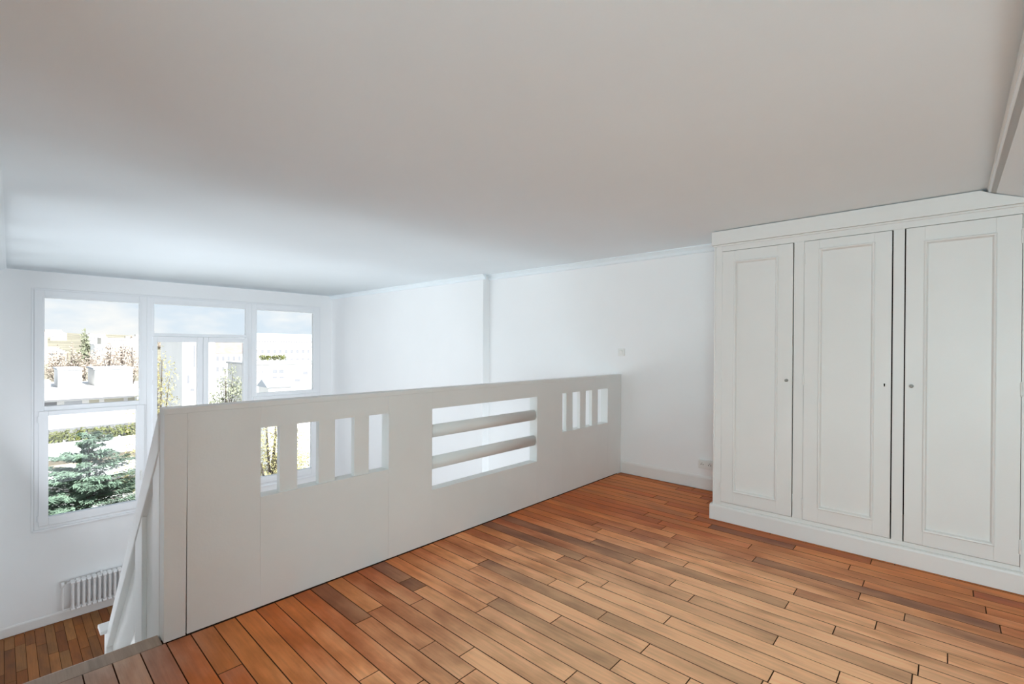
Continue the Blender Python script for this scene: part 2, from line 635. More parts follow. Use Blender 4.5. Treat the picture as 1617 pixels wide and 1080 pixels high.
MB().box(-1.4, XL, -1.449, -1.2, -0.02, -0.001).build('rear_board', FLO, floor).color = (0.35, 0.135, 0.05, 1)
# weathered nosing board at the head of the stairs, laid across the others
nb = MB()
nb.prism([(2.4985, -0.021), (2.4985, -0.0005), (2.590, 0.0), (2.602, -0.004), (2.605, -0.014), (2.602, -0.026), (2.590, -0.030), (2.58, -0.030)], 'x', XE + 0.002, 0.480)
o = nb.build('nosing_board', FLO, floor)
o.color = (0.40, 0.29, 0.21, 1)  # weathered tone with window reflection mixed into the colour
tag(o, label='nosing board across the stair head, greyed by wear and painted window reflection')

fl2 = struct(empty('floor_lower', (0, 0, 0)))
MB().box(XE - 0.1, XL + 0.1, 2.1, YW + 0.1, ZL - 0.2, ZL - 0.021).build('subfloor', SUBF, fl2)
rest = MB()
x = XE
while x < XL:
    x1 = min(x + 0.0885, XL)
    y = 2.2
    while y < YW - 0.001:
        y2 = min(YW - 0.001, y + rng.uniform(0.45, 1.3))
        if YW - y2 < 0.2:
            y2 = YW - 0.001
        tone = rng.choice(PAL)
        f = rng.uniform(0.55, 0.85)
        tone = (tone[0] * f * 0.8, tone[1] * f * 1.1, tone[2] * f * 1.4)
        if x < 1.35 and y2 > 5.0:
            mb = MB()
            plank_mesh(mb, x, x1, y, y2, ZL + rng.uniform(-0.0006, 0.0004))
            o = mb.build('plank', FLO2, fl2)
            grime(o)
            o.color = (*tone, 1)
        else:
            plank_mesh(rest, x, x1, y, y2, ZL)
        y = y2
    x = x1
o = rest.build('plank_remainder', FLO2, fl2)
grime(o)
o['kind'] = 'stuff'
o.color = (0.24, 0.10, 0.042, 1)

# ------------------------------------------------------------------ windows
F0, F1 = YW - 0.014, YW + 0.055     # frame depth
G = YW + 0.03                       # glass plane


def ring(mb, x0, x1, z0, z1, gx0, gx1, gz0, gz1, y0, y1):
    mb.box(x0, gx0, y0, y1, z0, z1)
    mb.box(gx1, x1, y0, y1, z0, z1)
    mb.box(gx0, gx1, y0, y1, gz1, z1)
    mb.box(gx0, gx1, y0, y1, z0, gz0)
    return mb


def pane(parent, x0, x1, z0, z1, y=G):
    return MB().box(x0 - 0.008, x1 + 0.008, y, y + 0.006, z0 - 0.008, z1 + 0.008).build('pane', GLASS, parent)


def lever(parent, x, z, y):
    m = MB()
    m.box(x - 0.013, x + 0.013, y - 0.008, y, z - 0.045, z + 0.045)
    m.tube((x, y - 0.006, z + 0.01), (x, y - 0.042, z + 0.01), 0.009)
    m.box(x - 0.010, x + 0.010, y - 0.052, y - 0.036, z - 0.10, z + 0.022)
    return m.build('handle', PLAST, parent, bevel=0.004)


def hinges(parent, x, zs, y):
    for z in zs:
        MB().tube((x, y - 0.006, z - 0.04), (x, y - 0.006, z + 0.04), 0.009, n=8).build('hinge', WINW, parent)


def side_window(name, x0, x1, gx0, gx1, sx0, sx1, px0, px1, handle_x, hinge_x):
    w = struct(empty(name))
    f = MB()
    ring(f, x0, x1, 0.43, 2.0, gx0, gx1, 0.495, 1.90, F0, F1)
    f.box(x0, x0 + 0.045, F0, F1, WZ0, 0.43)
    f.box(x1 - 0.045, x1, F0, F1, WZ0, 0.43)
    f.box(x0 + 0.045, x1 - 0.045, F0, F1, WZ0, WZ0 + 0.035)
    f.build('frame', WINW, w, bevel=0.004)
    # glazing bead round the fixed pane
    ring(MB(), gx0 - 0.02, gx1 + 0.02, 0.475, 1.92, gx0, gx1, 0.495, 1.90, F0 - 0.005, F0 + 0.002).build('glazing_bead', WINW, w, bevel=0.002)
    pane(w, gx0, gx1, 0.495, 1.90)
    s = ring(MB(), sx0, sx1, -1.05, 0.432, px0, px1, -0.945, 0.372, F0 - 0.022, F1 - 0.008).build('sash', WINW, w, bevel=0.005)
    pane(s, px0, px1, -0.945, 0.372, G - 0.006)
    lever(s, handle_x, -0.55, F0 - 0.022)
    hinges(s, hinge_x, (0.33, -0.95), F0 - 0.012)
    # sill board below
    MB().box(x0 - 0.01, x1 + 0.01, YW - 0.028, YW + 0.02, WZ0 - 0.03, WZ0 - 0.001).build('sill', WINW, w, bevel=0.004)
    return w


side_window('window_1', 0.297, 1.455, 0.392, 1.368, 0.338, 1.425, 0.430, 1.333, 1.385, 0.334)
side_window('window_3', 2.862, 4.033, 2.945, 3.914, 2.895, 3.985, 2.987, 3.885, 2.935, 3.989)
w2 = struct(empty('window_2'))
f = MB()
f.box(1.4555, 1.539, F0, F1, WZ0, 2.0)
f.box(2.778, 2.8615, F0, F1, WZ0, 2.0)
f.box(1.539, 2.778, F0, F1, 1.905, 2.0)
f.box(1.539, 2.778, F0, F1, 1.425, 1.473)
f.box(1.539, 2.778, F0, F1, WZ0, WZ0 + 0.035)
f.build('frame', WINW, w2, bevel=0.004)
ring(MB(), 1.519, 2.798, 1.453, 1.925, 1.539, 2.778, 1.473, 1.905, F0 - 0.005, F0 + 0.002).build('glazing_bead', WINW, w2, bevel=0.002)
pane(w2, 1.539, 2.778, 1.473, 1.905)
for a, b, ga, gb, hx in ((1.520, 2.1575, 1.578, 2.083, 1.516), (2.1605, 2.800, 2.232, 2.737, 2.804)):
    s = ring(MB(), a, b, -1.05, 1.422, ga, gb, -0.90, 1.342, F0 - 0.024, F1 - 0.008).build('casement', WINW, w2, bevel=0.006)
    pane(s, ga, gb, -0.90, 1.342, G - 0.006)
    hinges(s, hx, (1.25, 0.75, 0.2, -0.9), F0 - 0.012)
    if a > 2:
        lever(s, 2.19, 0.05, F0 - 0.024)
MB().box(1.46, 2.86, YW - 0.028, YW + 0.02, WZ0 - 0.03, WZ0 - 0.001).build('sill', WINW, w2, bevel=0.004)
for nm, xx, (ya, yb, za, zb2), n in (('added_window_4', XE - 0.12, LFILL, 4), ('added_window_5', -1.5, HFILL, 3)):  # made-up windows dressing the added left-wall fill lights
    wl = struct(empty(nm))
    for k in range(n):
        a, b = ya + (yb - ya) * k / n, ya + (yb - ya) * (k + 1) / n
        m = MB()
        m.box(xx, xx + 0.05, a, a + 0.05, za, zb2).box(xx, xx + 0.05, b - 0.05, b, za, zb2)
        m.box(xx, xx + 0.05, a + 0.05, b - 0.05, za, za + 0.05).box(xx, xx + 0.05, a + 0.05, b - 0.05, zb2 - 0.05, zb2)
        s = m.build('sash', WINW, wl, bevel=0.003)  # sash of the made-up window
        MB().box(xx + 0.02, xx + 0.026, a + 0.045, b - 0.045, za + 0.045, zb2 - 0.045).build('pane', GLASS, s)  # pane of the made-up window
wl = struct(empty('added_window_6'))  # made-up glazing in front of the added under-loft fill light
for k in range(4):
    a, b = 0.37 + 0.9 * k, 1.27 + 0.9 * k
    m = MB()
    ring(m, a, b, -1.95, -0.45, a + 0.05, b - 0.05, -1.90, -0.50, 2.12, 2.17)
    s = m.build('sash', WINW, wl, bevel=0.003)  # sash of the made-up glazing
    MB().box(a + 0.045, b - 0.045, 2.14, 2.146, -1.905, -0.495).build('pane', GLASS, s)
# casing on the wall round the whole unit
struct(ring(MB(), 0.272, 4.058, -1.115, 2.022, 0.2955, 4.0345, -1.0885, 1.9985, YW - 0.010, YW + 0.004).build('trim_5', WINW, bevel=0.003))

# ------------------------------------------------------------------ parapet
par = empty('parapet', (2.4, YP, 0), label='long white painted wooden parapet with slatted cutouts along the loft edge', cat='balustrade')
Y0, Y1 = YP, YP + PT
ZT = 1.018
O1 = (0.878, 1.605, 0.550, 0.892)
O2 = (1.934, 3.018, 0.351, 0.888)
O3 = (3.367, 4.124, 0.547, 0.891)


def local(mb, ox, oy, oz=0):
    mb.v = [(a - ox, b - oy, c - oz) for a, b, c in mb.v]
    return mb


def ppart(mb, name, m=PARA, bevel=0.0005, parent=par, **k):
    return local(mb, 2.4, YP).build(name, m, parent, bevel=bevel, **k)


zb = 0.006
ppart(MB().prism([(0.484, 0.004), (0.5645, 0.004), (0.5662, 0.45), (0.5689, 0.84), (0.5689, ZT - 0.022), (0.484, ZT - 0.022)], 'y', Y0, Y1), 'end_post', bevel=0.0008)
ppart(MB().box(0.5695, 0.8765, Y0 + 0.001, Y1, zb, ZT - 0.022), 'panel_board')
ppart(MB().box(0.8770, O1[1], Y0 + 0.0012, Y1, zb, O1[2]), 'panel_board')
ppart(MB().box(0.8767, O1[1], Y0 + 0.001, Y1, O1[3], ZT - 0.022), 'panel_board')
ppart(MB().box(O1[1] + 0.0008, O2[0], Y0 + 0.001, Y1, zb, ZT - 0.022), 'panel_board')
ppart(MB().box(O2[0] + 0.0004, O2[1], Y0 + 0.001, Y1, zb, O2[2]), 'panel_board')
ppart(MB().box(O2[0] + 0.0004, O2[1], Y0 + 0.001, Y1, O2[3], ZT - 0.022), 'panel_board')
ppart(MB().box(O2[1] + 0.0008, O3[0], Y0 + 0.001, Y1, zb, ZT - 0.022), 'panel_board')
ppart(MB().box(O3[0] + 0.0004, O3[1], Y0 + 0.001, Y1, zb, O3[2]), 'panel_board')
ppart(MB().box(O3[0] + 0.0004, O3[1], Y0 + 0.001, Y1, O3[3], ZT - 0.022), 'panel_board')
ppart(MB().box(O3[1] + 0.0008, XL - 0.001, Y0 + 0.001, Y1, zb, ZT - 0.022), 'panel_board')
ppart(MB().box(0.482, XL - 0.0005, Y0 + 0.0008, Y1 + 0.002, ZT - 0.022, ZT + 0.004), 'top_rail', bevel=0.0025)
# packing strip behind the open joint next to the end post
ppart(MB().box(0.562, 0.574, Y0 + 0.02, Y1 - 0.005, zb, ZT - 0.03), 'joint_strip', DARK, bevel=0)
for a, b in ((0.970, 1.061), (1.175, 1.268), (1.383, 1.478)):
    ppart(MB().box(a, b, Y0 + 0.012, Y0 + 0.048, O1[2] - 0.002, O1[3] + 0.002), 'slat', bevel=0.003)
for a, b in ((3.431, 3.543), (3.644, 3.754), (3.846, 3.964)):
    ppart(MB().box(a + 0.012, b - 0.004, Y0 + 0.012, Y0 + 0.048, O3[2] - 0.002, O3[3] + 0.002), 'slat', bevel=0.003)
for zc in (0.7335, 0.5215):
    # rounded horizontal bars
    pts = []
    for i in range(20):
        t = 2 * math.pi * i / 20
        pts.append((Y0 + 0.041 + 0.030 * math.cos(t), zc + 0.044 * math.sin(t)))
    ppart(MB().prism(pts, 'x', O2[0] - 0.002, O2[1] + 0.004), 'bar', bevel=0, smooth=False)
for o in par.children:
    if o.name.startswith('bar'):
        for p in o.data.polygons:
            p.use_smooth = len(p.vertices) == 4
ppart(MB().lathe([(0.007, 0), (0.007, 0.0012), (0.004, 0.002)], (0.575, Y0 + 0.001, 0.965), (0, -1, 0), 10), 'filled_screw_hole', bevel=0)

# ------------------------------------------------------------------ stair and its railing
SL = -1.08
stair = empty('staircase', (0.21, 2.6, 0), label='steep white staircase dropping from the loft edge beside the left wall', cat='staircase')


def spart(mb, name, m, parent=stair, bevel=0.003, o=(0.21, 2.6, 0)):
    return local(mb, *o).build(name, m, parent, bevel=bevel)


for i in range(1, 11):
    z = -0.2145 * i
    y = 2.612 + 0.196 * (i - 1)
    spart(MB().box(XE + 0.03, 0.448, y, y + 0.225, z - 0.03, z), 'tread', WOODW)
for a, b in ((XE + 0.002, XE + 0.029), (0.449, 0.476)):
    spart(MB().prism([(2.607, -0.02), (2.607, -0.42), (4.61, ZL), (4.82, ZL), (4.82, -2.27)], 'x', a, b), 'stringer', WOODW)

RX0, RX1 = 0.4825, 0.522
rail = empty('stair_railing', (0.5, 2.58, 0), label='white sloping stair railing with boarded panels below the parapet end', cat='railing')


def rpart(mb, name, m=WOODW, bevel=0.003):
    return local(mb, 0.5, 2.58).build(name, m, rail, bevel=bevel)


def top(y):
    return 1.018 + SL * (y - 2.566)


def under(y):
    return 0.672 - 1.03 * (y - 2.73)


def low(y):
    return 0.017 - 1.03 * (y - 3.121)


YA, YE = Y1 + 0.004, 4.06
rpart(MB().prism([(YA, top(YA)), (YE, top(YE)), (YE, under(YE)), (YA, under(YA))], 'x', RX0 - 0.004, RX1 + 0.004), 'handrail', bevel=0.006)


def board(y0, y1, x0, x1, name, zlow):
    rpart(MB().prism([(y0, under(y0) - 0.0005), (y1, under(y1) - 0.0005), (y1, zlow), (y0, zlow)], 'x', x0, x1), name, bevel=0.002)


board(YA, 2.634, RX0, RX1, 'board', -0.30)
board(2.636, 2.722, RX0 + 0.0015, RX1, 'board', -0.36)
board(2.724, 2.838, RX0 + 0.020, RX1, 'board', -0.45)
board(2.840, 2.955, RX0 + 0.021, RX1, 'board', -0.60)
board(2.957, 3.127, RX0, RX1, 'post', -0.70)
lowb = lambda y: low(y) - 0.21
rpart(MB().prism([(3.128, low(3.128)), (YE, low(YE)), (YE, lowb(YE)), (3.128, lowb(3.128))], 'x', RX0, RX1), 'lower_rail', bevel=0.003)
for i, y in enumerate((3.129, 3.355, 3.581, 3.807)):
    y1 = y + 0.224 if i < 3 else YE
    rpart(MB().prism([(y, under(y) - 0.0005), (y1, under(y1) - 0.0005), (y1, low(y1) + 0.0005), (y, low(y) + 0.0005)], 'x', RX0 + 0.028, RX1 - 0.001), 'infill_board', bevel=0.001)
rpart(MB().box(RX0 - 0.004, RX1 + 0.03, YE + 0.001, YE + 0.09, ZL, -0.60), 'newel_post', bevel=0.004)
rpart(MB().box(RX0 - 0.036, RX1 + 0.034, YE - 0.012, YE + 0.112, -0.60, -0.575), 'newel_cap', bevel=0.004)

# ------------------------------------------------------------------ wardrobe
XF = 3.690
WY0, WY1 = -0.358, 1.308
ZB0, ZB1 = 0.116, 2.078
war = empty('built_in_wardrobe', (4.0, 0.5, 0), label='tall white built-in wardrobe with three narrow panelled doors on plank floor', cat='wardrobe')


def wpart(mb, name, m=WOODW, parent=war, bevel=0.002, **k):
    return local(mb, 4.0, 0.5).build(name, m, parent, bevel=bevel, **k)


wpart(MB().box(XF + 0.001, XL - 0.002, WY1 - 0.022, WY1, ZB0, ZB1), 'side_panel')
wpart(MB().box(XF + 0.001, XL - 0.002, WY0, WY0 + 0.022, ZB0, 2.07), 'side_panel')
wpart(MB().box(XL - 0.014, XL - 0.003, WY0 + 0.023, WY1 - 0.023, ZB0, 2.07), 'back_panel', DARK)
wpart(MB().box(XF + 0.06, XL - 0.015, WY0 + 0.023, WY1 - 0.023, 2.04, 2.06), 'top_panel', DARK)
DZ0, DZ1 = 0.145, 2.022
doors = [(0.782, 1.248), (0.252, 0.714), (-0.290, 0.186)]
ff = MB()
gap = 0.0022
edges = [(1.250, WY1)]
ff.box(XF, XF + 0.024, 1.2505, WY1, ZB0, ZB1)
ff.box(XF, XF + 0.024, 0.7165, 0.776, DZ0 - 0.004, DZ1 + 0.004)
ff.box(XF, XF + 0.024, 0.1925, 0.2455, DZ0 - 0.004, DZ1 + 0.004)
ff.box(XF, XF + 0.024, WY0, -0.2925, ZB0, 2.076)
ff.box(XF, XF + 0.024, -0.2925, 1.2505, DZ1 + 0.004, ZB1)
ff.box(XF, XF + 0.024, -0.2925, 1.2505, ZB0, DZ0 - 0.004)
wpart(ff, 'face_frame', bevel=0.0015)
# corner bead on the free edge of the carcass
wpart(MB().tube((XF - 0.001, WY1 - 0.004, ZB0), (XF - 0.001, WY1 - 0.004, ZB1), 0.006, n=8), 'corner_bead', bevel=0)
# plinth with a rounded top edge
wpart(MB().prism([(3.668, 0.003), (3.668, 0.100), (3.671, 0.110), (3.680, 0.116), (XL - 0.002, 0.116), (XL - 0.002, 0.003)], 'y', WY0, WY1 + 0.018), 'plinth', bevel=0)
# crown board under the ceiling, cut to the sloping soffit
cr_pts = [(WY1 + 0.016, ZB1 + 0.0005), (WY1 + 0.016, 2.178), (SOFF_Y + 0.034, 2.178), (SOFF_Y - 0.02, 2.150), (WY0, soffit_z(WY0) - 0.002), (WY0, ZB1 + 0.0002)]
wpart(MB().prism(cr_pts, 'x', 3.668, XL - 0.002), 'crown_board', bevel=0.002)
wpart(MB().box(3.679, XF, WY0, WY1 + 0.008, ZB1 - 0.014, ZB1), 'crown_bead', bevel=0.004)
PANELS = [(0.876, 1.160, 0.236, 1.940), (0.337, 0.626, 0.238, 1.960), (-0.193, 0.100, 0.230, 1.934)]
XD = XF - 0.006
for i, ((a, b), (pa, pb, p0, p1)) in enumerate(zip(doors, PANELS)):
    d = MB()
    for bx in ((a, pa, DZ0, DZ1), (pb, b, DZ0, DZ1), (pa, pb, p1, DZ1), (pa, pb, DZ0, p0)):
        d.box(XD, XD + 0.026, bx[0], bx[1], bx[2], bx[3])
    door = wpart(d, 'door', bevel=0.0015)
    wpart(MB().box(XD + 0.008, XD + 0.018, pa - 0.001, pb + 0.001, p0 - 0.001, p1 + 0.001), 'door_panel', parent=door, bevel=0)
    # applied moulding: mitred frame with a rounded section
    ms = MB()
    prof = [(0.0, 0.0), (0.0, -0.009), (0.005, -0.013), (0.012, -0.010), (0.016, 0.002), (0.019, 0.008)]
    nP = len(prof)
    vs, fs = [], []
    for cy_, cz_, sy, sz in ((pa, p0, 1, 1), (pb, p0, -1, 1), (pb, p1, -1, -1), (pa, p1, 1, -1)):
        for off, dx in prof:
            vs.append((XD + dx, cy_ + sy * (off - 0.004), cz_ + sz * (off - 0.004)))
    for c in range(4):
        n2 = (c + 1) % 4
        for j in range(nP - 1):
            fs.append((c * nP + j, n2 * nP + j, n2 * nP + j + 1, c * nP + j + 1))
    ms.add(vs, fs)
    wpart(ms, 'panel_moulding', parent=door, bevel=0)
    hy = {0: 1.2495, 1: 0.7155, 2: -0.2915}[i]
    for hz in (1.905, 1.09, 0.25):
        wpart(MB().tube((XD - 0.003, hy, hz - 0.035), (XD - 0.003, hy, hz + 0.035), 0.0055, n=8).tube((XD - 0.003, hy, hz + 0.035), (XD - 0.003, hy, hz + 0.041), 0.0055, 0.002, n=8).tube((XD - 0.003, hy, hz - 0.041), (XD - 0.003, hy, hz - 0.035), 0.002, 0.0055, n=8), 'hinge', parent=door, bevel=0)
    ky = {0: 0.815, 1: 0.283, 2: 0.156}[i]
    esc = wpart(MB().lathe([(0.011, 0), (0.011, 0.0015), (0.009, 0.0025)], (XD, ky, 1.08), (-1, 0, 0), 16), 'lock_plate', PLAST if i == 1 else STEEL, parent=door, bevel=0)
    if i == 1:
        k = MB().lathe([(0.0042, 0), (0.0042, 0.0032)], (XD, ky, 1.084), (-1, 0, 0), 10)
        k.prism([(ky - 0.002, 1.083), (ky + 0.002, 1.083), (ky + 0.0034, 1.070), (ky - 0.0034, 1.070)], 'x', XD - 0.0032, XD)
        wpart(k, 'keyhole', DARK, parent=door, bevel=0)
    else:
        wpart(MB().lathe([(0.0035, 0), (0.0035, 0.014), (0.007, 0.017), (0.009, 0.022), (0.0075, 0.027), (0.003, 0.029)], (XD, ky, 1.08), (-1, 0, 0), 14), 'knob', STEEL, parent=door, bevel=0, smooth=True)

# ------------------------------------------------------------------ switch and socket
sw = empty('light_switch', (XL, 2.496, 1.25), label='small white wall switch just above the far end of the parapet', cat='switch')
o = local(MB().box(XL - 0.010, XL - 0.0005, 2.458, 2.534, 1.212, 1.288), XL, 2.496, 1.25).build('face_plate', PLAST, sw, bevel=0.003)
o = local(MB().box(XL - 0.0125, XL - 0.0095, 2.468, 2.524, 1.222, 1.278), XL, 2.496, 1.25).build('surround', PLAST, sw, bevel=0.001)
o = local(MB().prism([(XL - 0.0115, 1.232), (XL - 0.020, 1.268), (XL - 0.0115, 1.272)], 'y', 2.480, 2.512), XL, 2.496, 1.25).build('rocker', PLAST, sw, bevel=0.001)
so = empty('wall_socket', (XL, 1.61, 0.235), label='white double wall socket above the baseboard beside the wardrobe', cat='socket')
local(MB().box(XL - 0.032, XL - 0.0005, 1.540, 1.680, 0.196, 0.274), XL, 1.61, 0.235).build('face_plate', PLAST, so, bevel=0.005)
for cy_ in (1.575, 1.643):
    s_ = local(MB().lathe([(0.024, 0.0), (0.024, 0.0015), (0.021, 0.0018), (0.0205, 0.0004)], (XL - 0.0318, cy_, 0.235), (-1, 0, 0), 20), XL, 1.61, 0.235).build('outlet_ring', PLAST, so)
    for dy in (-0.0095, 0.0095):
        local(MB().lathe([(0.0036, 0), (0.0036, 0.0022)], (XL - 0.0318, cy_ + dy, 0.235), (-1, 0, 0), 10), XL, 1.61, 0.235).build('pin_hole', DARK, s_)
    local(MB().tube((XL - 0.030, cy_, 0.249), (XL - 0.044, cy_, 0.249), 0.0028, n=8), XL, 1.61, 0.235).build('earth_pin', STEEL, s_)

# ------------------------------------------------------------------ radiator
RY = 8.50
rad = empty('radiator', (1.2, RY, ZL), label='white cast iron column radiator on the far wall under the window', cat='radiator')


def rd(mb):
    return local(mb, 1.2, RY, ZL)


def section_mesh(x):
    m = MB()
    for dy in (-0.048, 0.0, 0.048):
        m.lathe([(0.012, 0), (0.0145, 0.03), (0.0145, 0.30), (0.012, 0.33)], (x, RY + dy, -2.185), (0, 0, 1), 10)
    for z, r in ((-2.19, 0.022), (-1.845, 0.020)):
        pts = []
        for i in range(14):
            t = 2 * math.pi * i / 14
            pts.append((RY + 0.066 * math.copysign(abs(math.cos(t)) ** 0.6, math.cos(t)), z + r * math.copysign(abs(math.sin(t)) ** 0.7, math.sin(t))))
        m.prism(pts, 'x', x - 0.019, x + 0.019)
        m.tube((x - 0.0268, RY, z), (x + 0.0268, RY, z), 0.017, n=10)
    return m


first = rd(section_mesh(0.657)).build('section', RADW, rad, bevel=0.002)
for k in range(1, 24):
    c = first.copy()
    C.objects.link(c)
    c.parent = rad
    c.location = (0.0536 * k, 0, 0)
xe = 0.657 + 0.0536 * 23
pv = MB()
pv.tube((0.632, RY, -1.845), (0.575, RY, -1.845), 0.010)
pv.tube((0.563, RY, -1.87), (0.563, RY, -2.19), 0.010)
pv.tube((0.563, RY, -2.19), (0.632, RY, -2.19), 0.010)
rd(pv).build('pipe', RADW, rad, smooth=False)
rd(MB().lathe([(0.010, -0.03), (0.019, -0.02), (0.021, 0.01), (0.019, 0.03), (0.012, 0.036)], (0.563, RY, -1.86), (0, 0, 1), 14)).build('valve', RADW, rad, smooth=True)
rd(MB().tube((0.578, RY, -1.836), (0.600, RY, -1.836), 0.013, n=8)).build('valve_nut', STEEL, rad)
for bx in (0.95, 1.65):
    rd(MB().box(bx - 0.008, bx + 0.008, RY - 0.02, YW - 0.002, -1.826, -1.814)).build('wall_bracket', RADW, rad)
    rd(MB().box(bx - 0.008, bx + 0.008, RY - 0.03, YW - 0.002, -2.222, -2.212)).build('wall_bracket', RADW, rad)
rd(MB().tube((xe + 0.028, RY, -2.19), (xe + 0.06, RY, -2.19), 0.010).tube((xe + 0.06, RY, -2.19), (xe + 0.06, RY, ZL), 0.010)).build('pipe', RADW, rad)

# ------------------------------------------------------------------ the view outside
CITY = mat('pale_render', (0.70, 0.69, 0.67), 0.9, 0.2, 0, 1, 0.05, 0.3)
CITY2 = mat('cream_render', (0.68, 0.63, 0.55), 0.9, 0.2, 0, 1, 0.05, 0.3)
CONC = mat('grey_concrete', (0.42, 0.43, 0.45), 0.9, 0.2, 0, 1, 0.10, 0.5)
CITY3 = mat('beige_render', (0.34, 0.29, 0.22), 0.9, 0.2, 0, 1, 0.08, 0.5)
FLATR = mat('flat_roof', (0.50, 0.50, 0.50), 0.9, 0.2)
ZINC = mat('zinc_roof', (0.38, 0.41, 0.45), 0.6, 0.4)
TILE = mat('clay_tile_roof', (0.40, 0.26, 0.21), 0.85, 0.2, 0, 1, 0.15, 1.0)
WGL = mat('far_window_glass', (0.20, 0.20, 0.21), 0.5, 0.4)
WFR = mat('far_painted_shadow', (0.16, 0.16, 0.16), 0.9, 0.1)  # dark colour painted in for shade under the terrace parapets
BLIND = mat('far_window_blind', (0.45, 0.42, 0.34), 0.8, 0.2)
GRND = mat('far_ground', (0.55, 0.55, 0.52), 0.95, 0.1, 0, 1, 0.25, 0.08)
HILL = mat('hill_scrub', (0.30, 0.27, 0.20), 0.95, 0.1, 0, 1, 0.35, 0.02)
BARK = mat('bark', (0.12, 0.10, 0.085), 0.95, 0.1, 0, 1, 0.3, 4)
CONIF = mat('blue_green_needles', (0.165, 0.235, 0.165), 0.8, 0.2, 0, 1, 0.35, 1.4)
YELL = mat('autumn_yellow_leaves', (0.40, 0.36, 0.17), 0.8, 0.2, 0, 1, 0.35, 0.8)
HEDG = mat('yellow_green_hedge', (0.15, 0.16, 0.05), 0.85, 0.2, 0, 1, 0.4, 1.5)
BROWN = mat('brown_winter_twigs', (0.46, 0.38, 0.31), 0.9, 0.1, 0, 1, 0.3, 0.3)
TWIG = mat('orange_winter_twigs', (0.52, 0.38, 0.24), 0.9, 0.1, 0, 1, 0.3, 0.3)
OLIVE = mat('olive_leaves', (0.27, 0.28, 0.19), 0.85, 0.1, 0, 1, 0.4, 0.6)
GZ = -17.0

g = MB().box(-400, 900, 10.5, 330, GZ - 1, GZ)
struct(g.build('ground', GRND))
# hillside rising behind the town
hv, hf = [], []
nx, ny = 40, 24
hr = random.Random(3)
for j in range(ny + 1):
    for i in range(nx + 1):
        t = j / ny
        yy = 300 + 1400 * t
        xx = -500 + 1900 * i / nx
        zz = GZ + 46 * (t ** 0.9) * (0.92 + 0.12 * math.sin(xx * 0.006 + 1.2)) + hr.uniform(-1.2, 1.2) * t
        hv.append((xx, yy, zz))
for j in range(ny):
    for i in range(nx):
        a = j * (nx + 1) + i
        hf.append((a, a + 1, a + nx + 2, a + nx + 1))
struct(MB().add(hv, hf).build('hill', HILL))


def hill_z(x_, y_):
    t = max(0, (y_ - 300) / 1400)
    return GZ + 46 * (t ** 0.9) * (0.92 + 0.12 * math.sin(x_ * 0.006 + 1.2))


def leaf_cloud(rnd, blobs, n, size, squash=1.0):
    """n small leaf blades scattered through ellipsoid blobs (cx,cy,cz,rx,ry,rz)"""
    m = MB()
    tot = sum(b[3] * b[4] * b[5] for b in blobs)
    for b in blobs:
        k = max(6, int(n * b[3] * b[4] * b[5] / tot))
        for _ in range(k):
            d = Vector((rnd.gauss(0, 1), rnd.gauss(0, 1), rnd.gauss(0, 1))).normalized() * (rnd.random() ** 0.45)
            p = Vector((b[0] + d.x * b[3], b[1] + d.y * b[4], b[2] + d.z * b[5]))
            s = size * rnd.uniform(0.6, 1.3)
            a = Vector((rnd.uniform(-1, 1), rnd.uniform(-1, 1), rnd.uniform(-1, 1) * squash)).normalized()
            c = a.orthogonal().normalized()
            c = (c * math.cos(1.0) + a.cross(c) * math.sin(rnd.uniform(0, 6.28))).normalized()
            m.add([p - a * s, p + c * s * 0.45, p + a * s, p - c * s * 0.45], [(0, 1, 2, 3)])
    return m


def tree(name, label, cat, x_, y_, z0, h, r, m, leaf=0.25, n=1600, seed=1, crown_from=0.3, group=None, narrow=False, gap=1.0):
    rnd = random.Random(seed)
    t = empty(name, (x_, y_, z0), label=label, cat=cat, group=group)
    tr = MB().tube((0, 0, -0.3), (0, 0, h * 0.55), r * 0.09 + 0.05, r * 0.05 + 0.03, 7)
    blobs = []
    k = 10
    for i in range(k):
        zz = h * (crown_from + (1 - crown_from) * (i + 0.5) / k)
        f = math.sin(math.pi * min(1, 0.18 + 0.8 * (i + 0.5) / k)) if not narrow else 1.05 - 0.9 * (i / k)
        for q in range(3 if not narrow else 2):
            a = rnd.uniform(0, 6.28)
            d = r * f * 0.55
            cx_, cy_ = d * math.cos(a), d * math.sin(a)
            blobs.append((cx_, cy_, zz + rnd.uniform(-0.04, 0.04) * h, r * f * 0.5 * gap, r * f * 0.5 * gap, h * 0.085 * gap))
            tr.tube((0, 0, zz * 0.6), (cx_, cy_, zz), r * 0.03 + 0.02, 0.015, 5)
    tr.build('trunk', BARK, t)
    leaf_cloud(rnd, blobs, n, leaf).build('foliage', m, t)
    return t


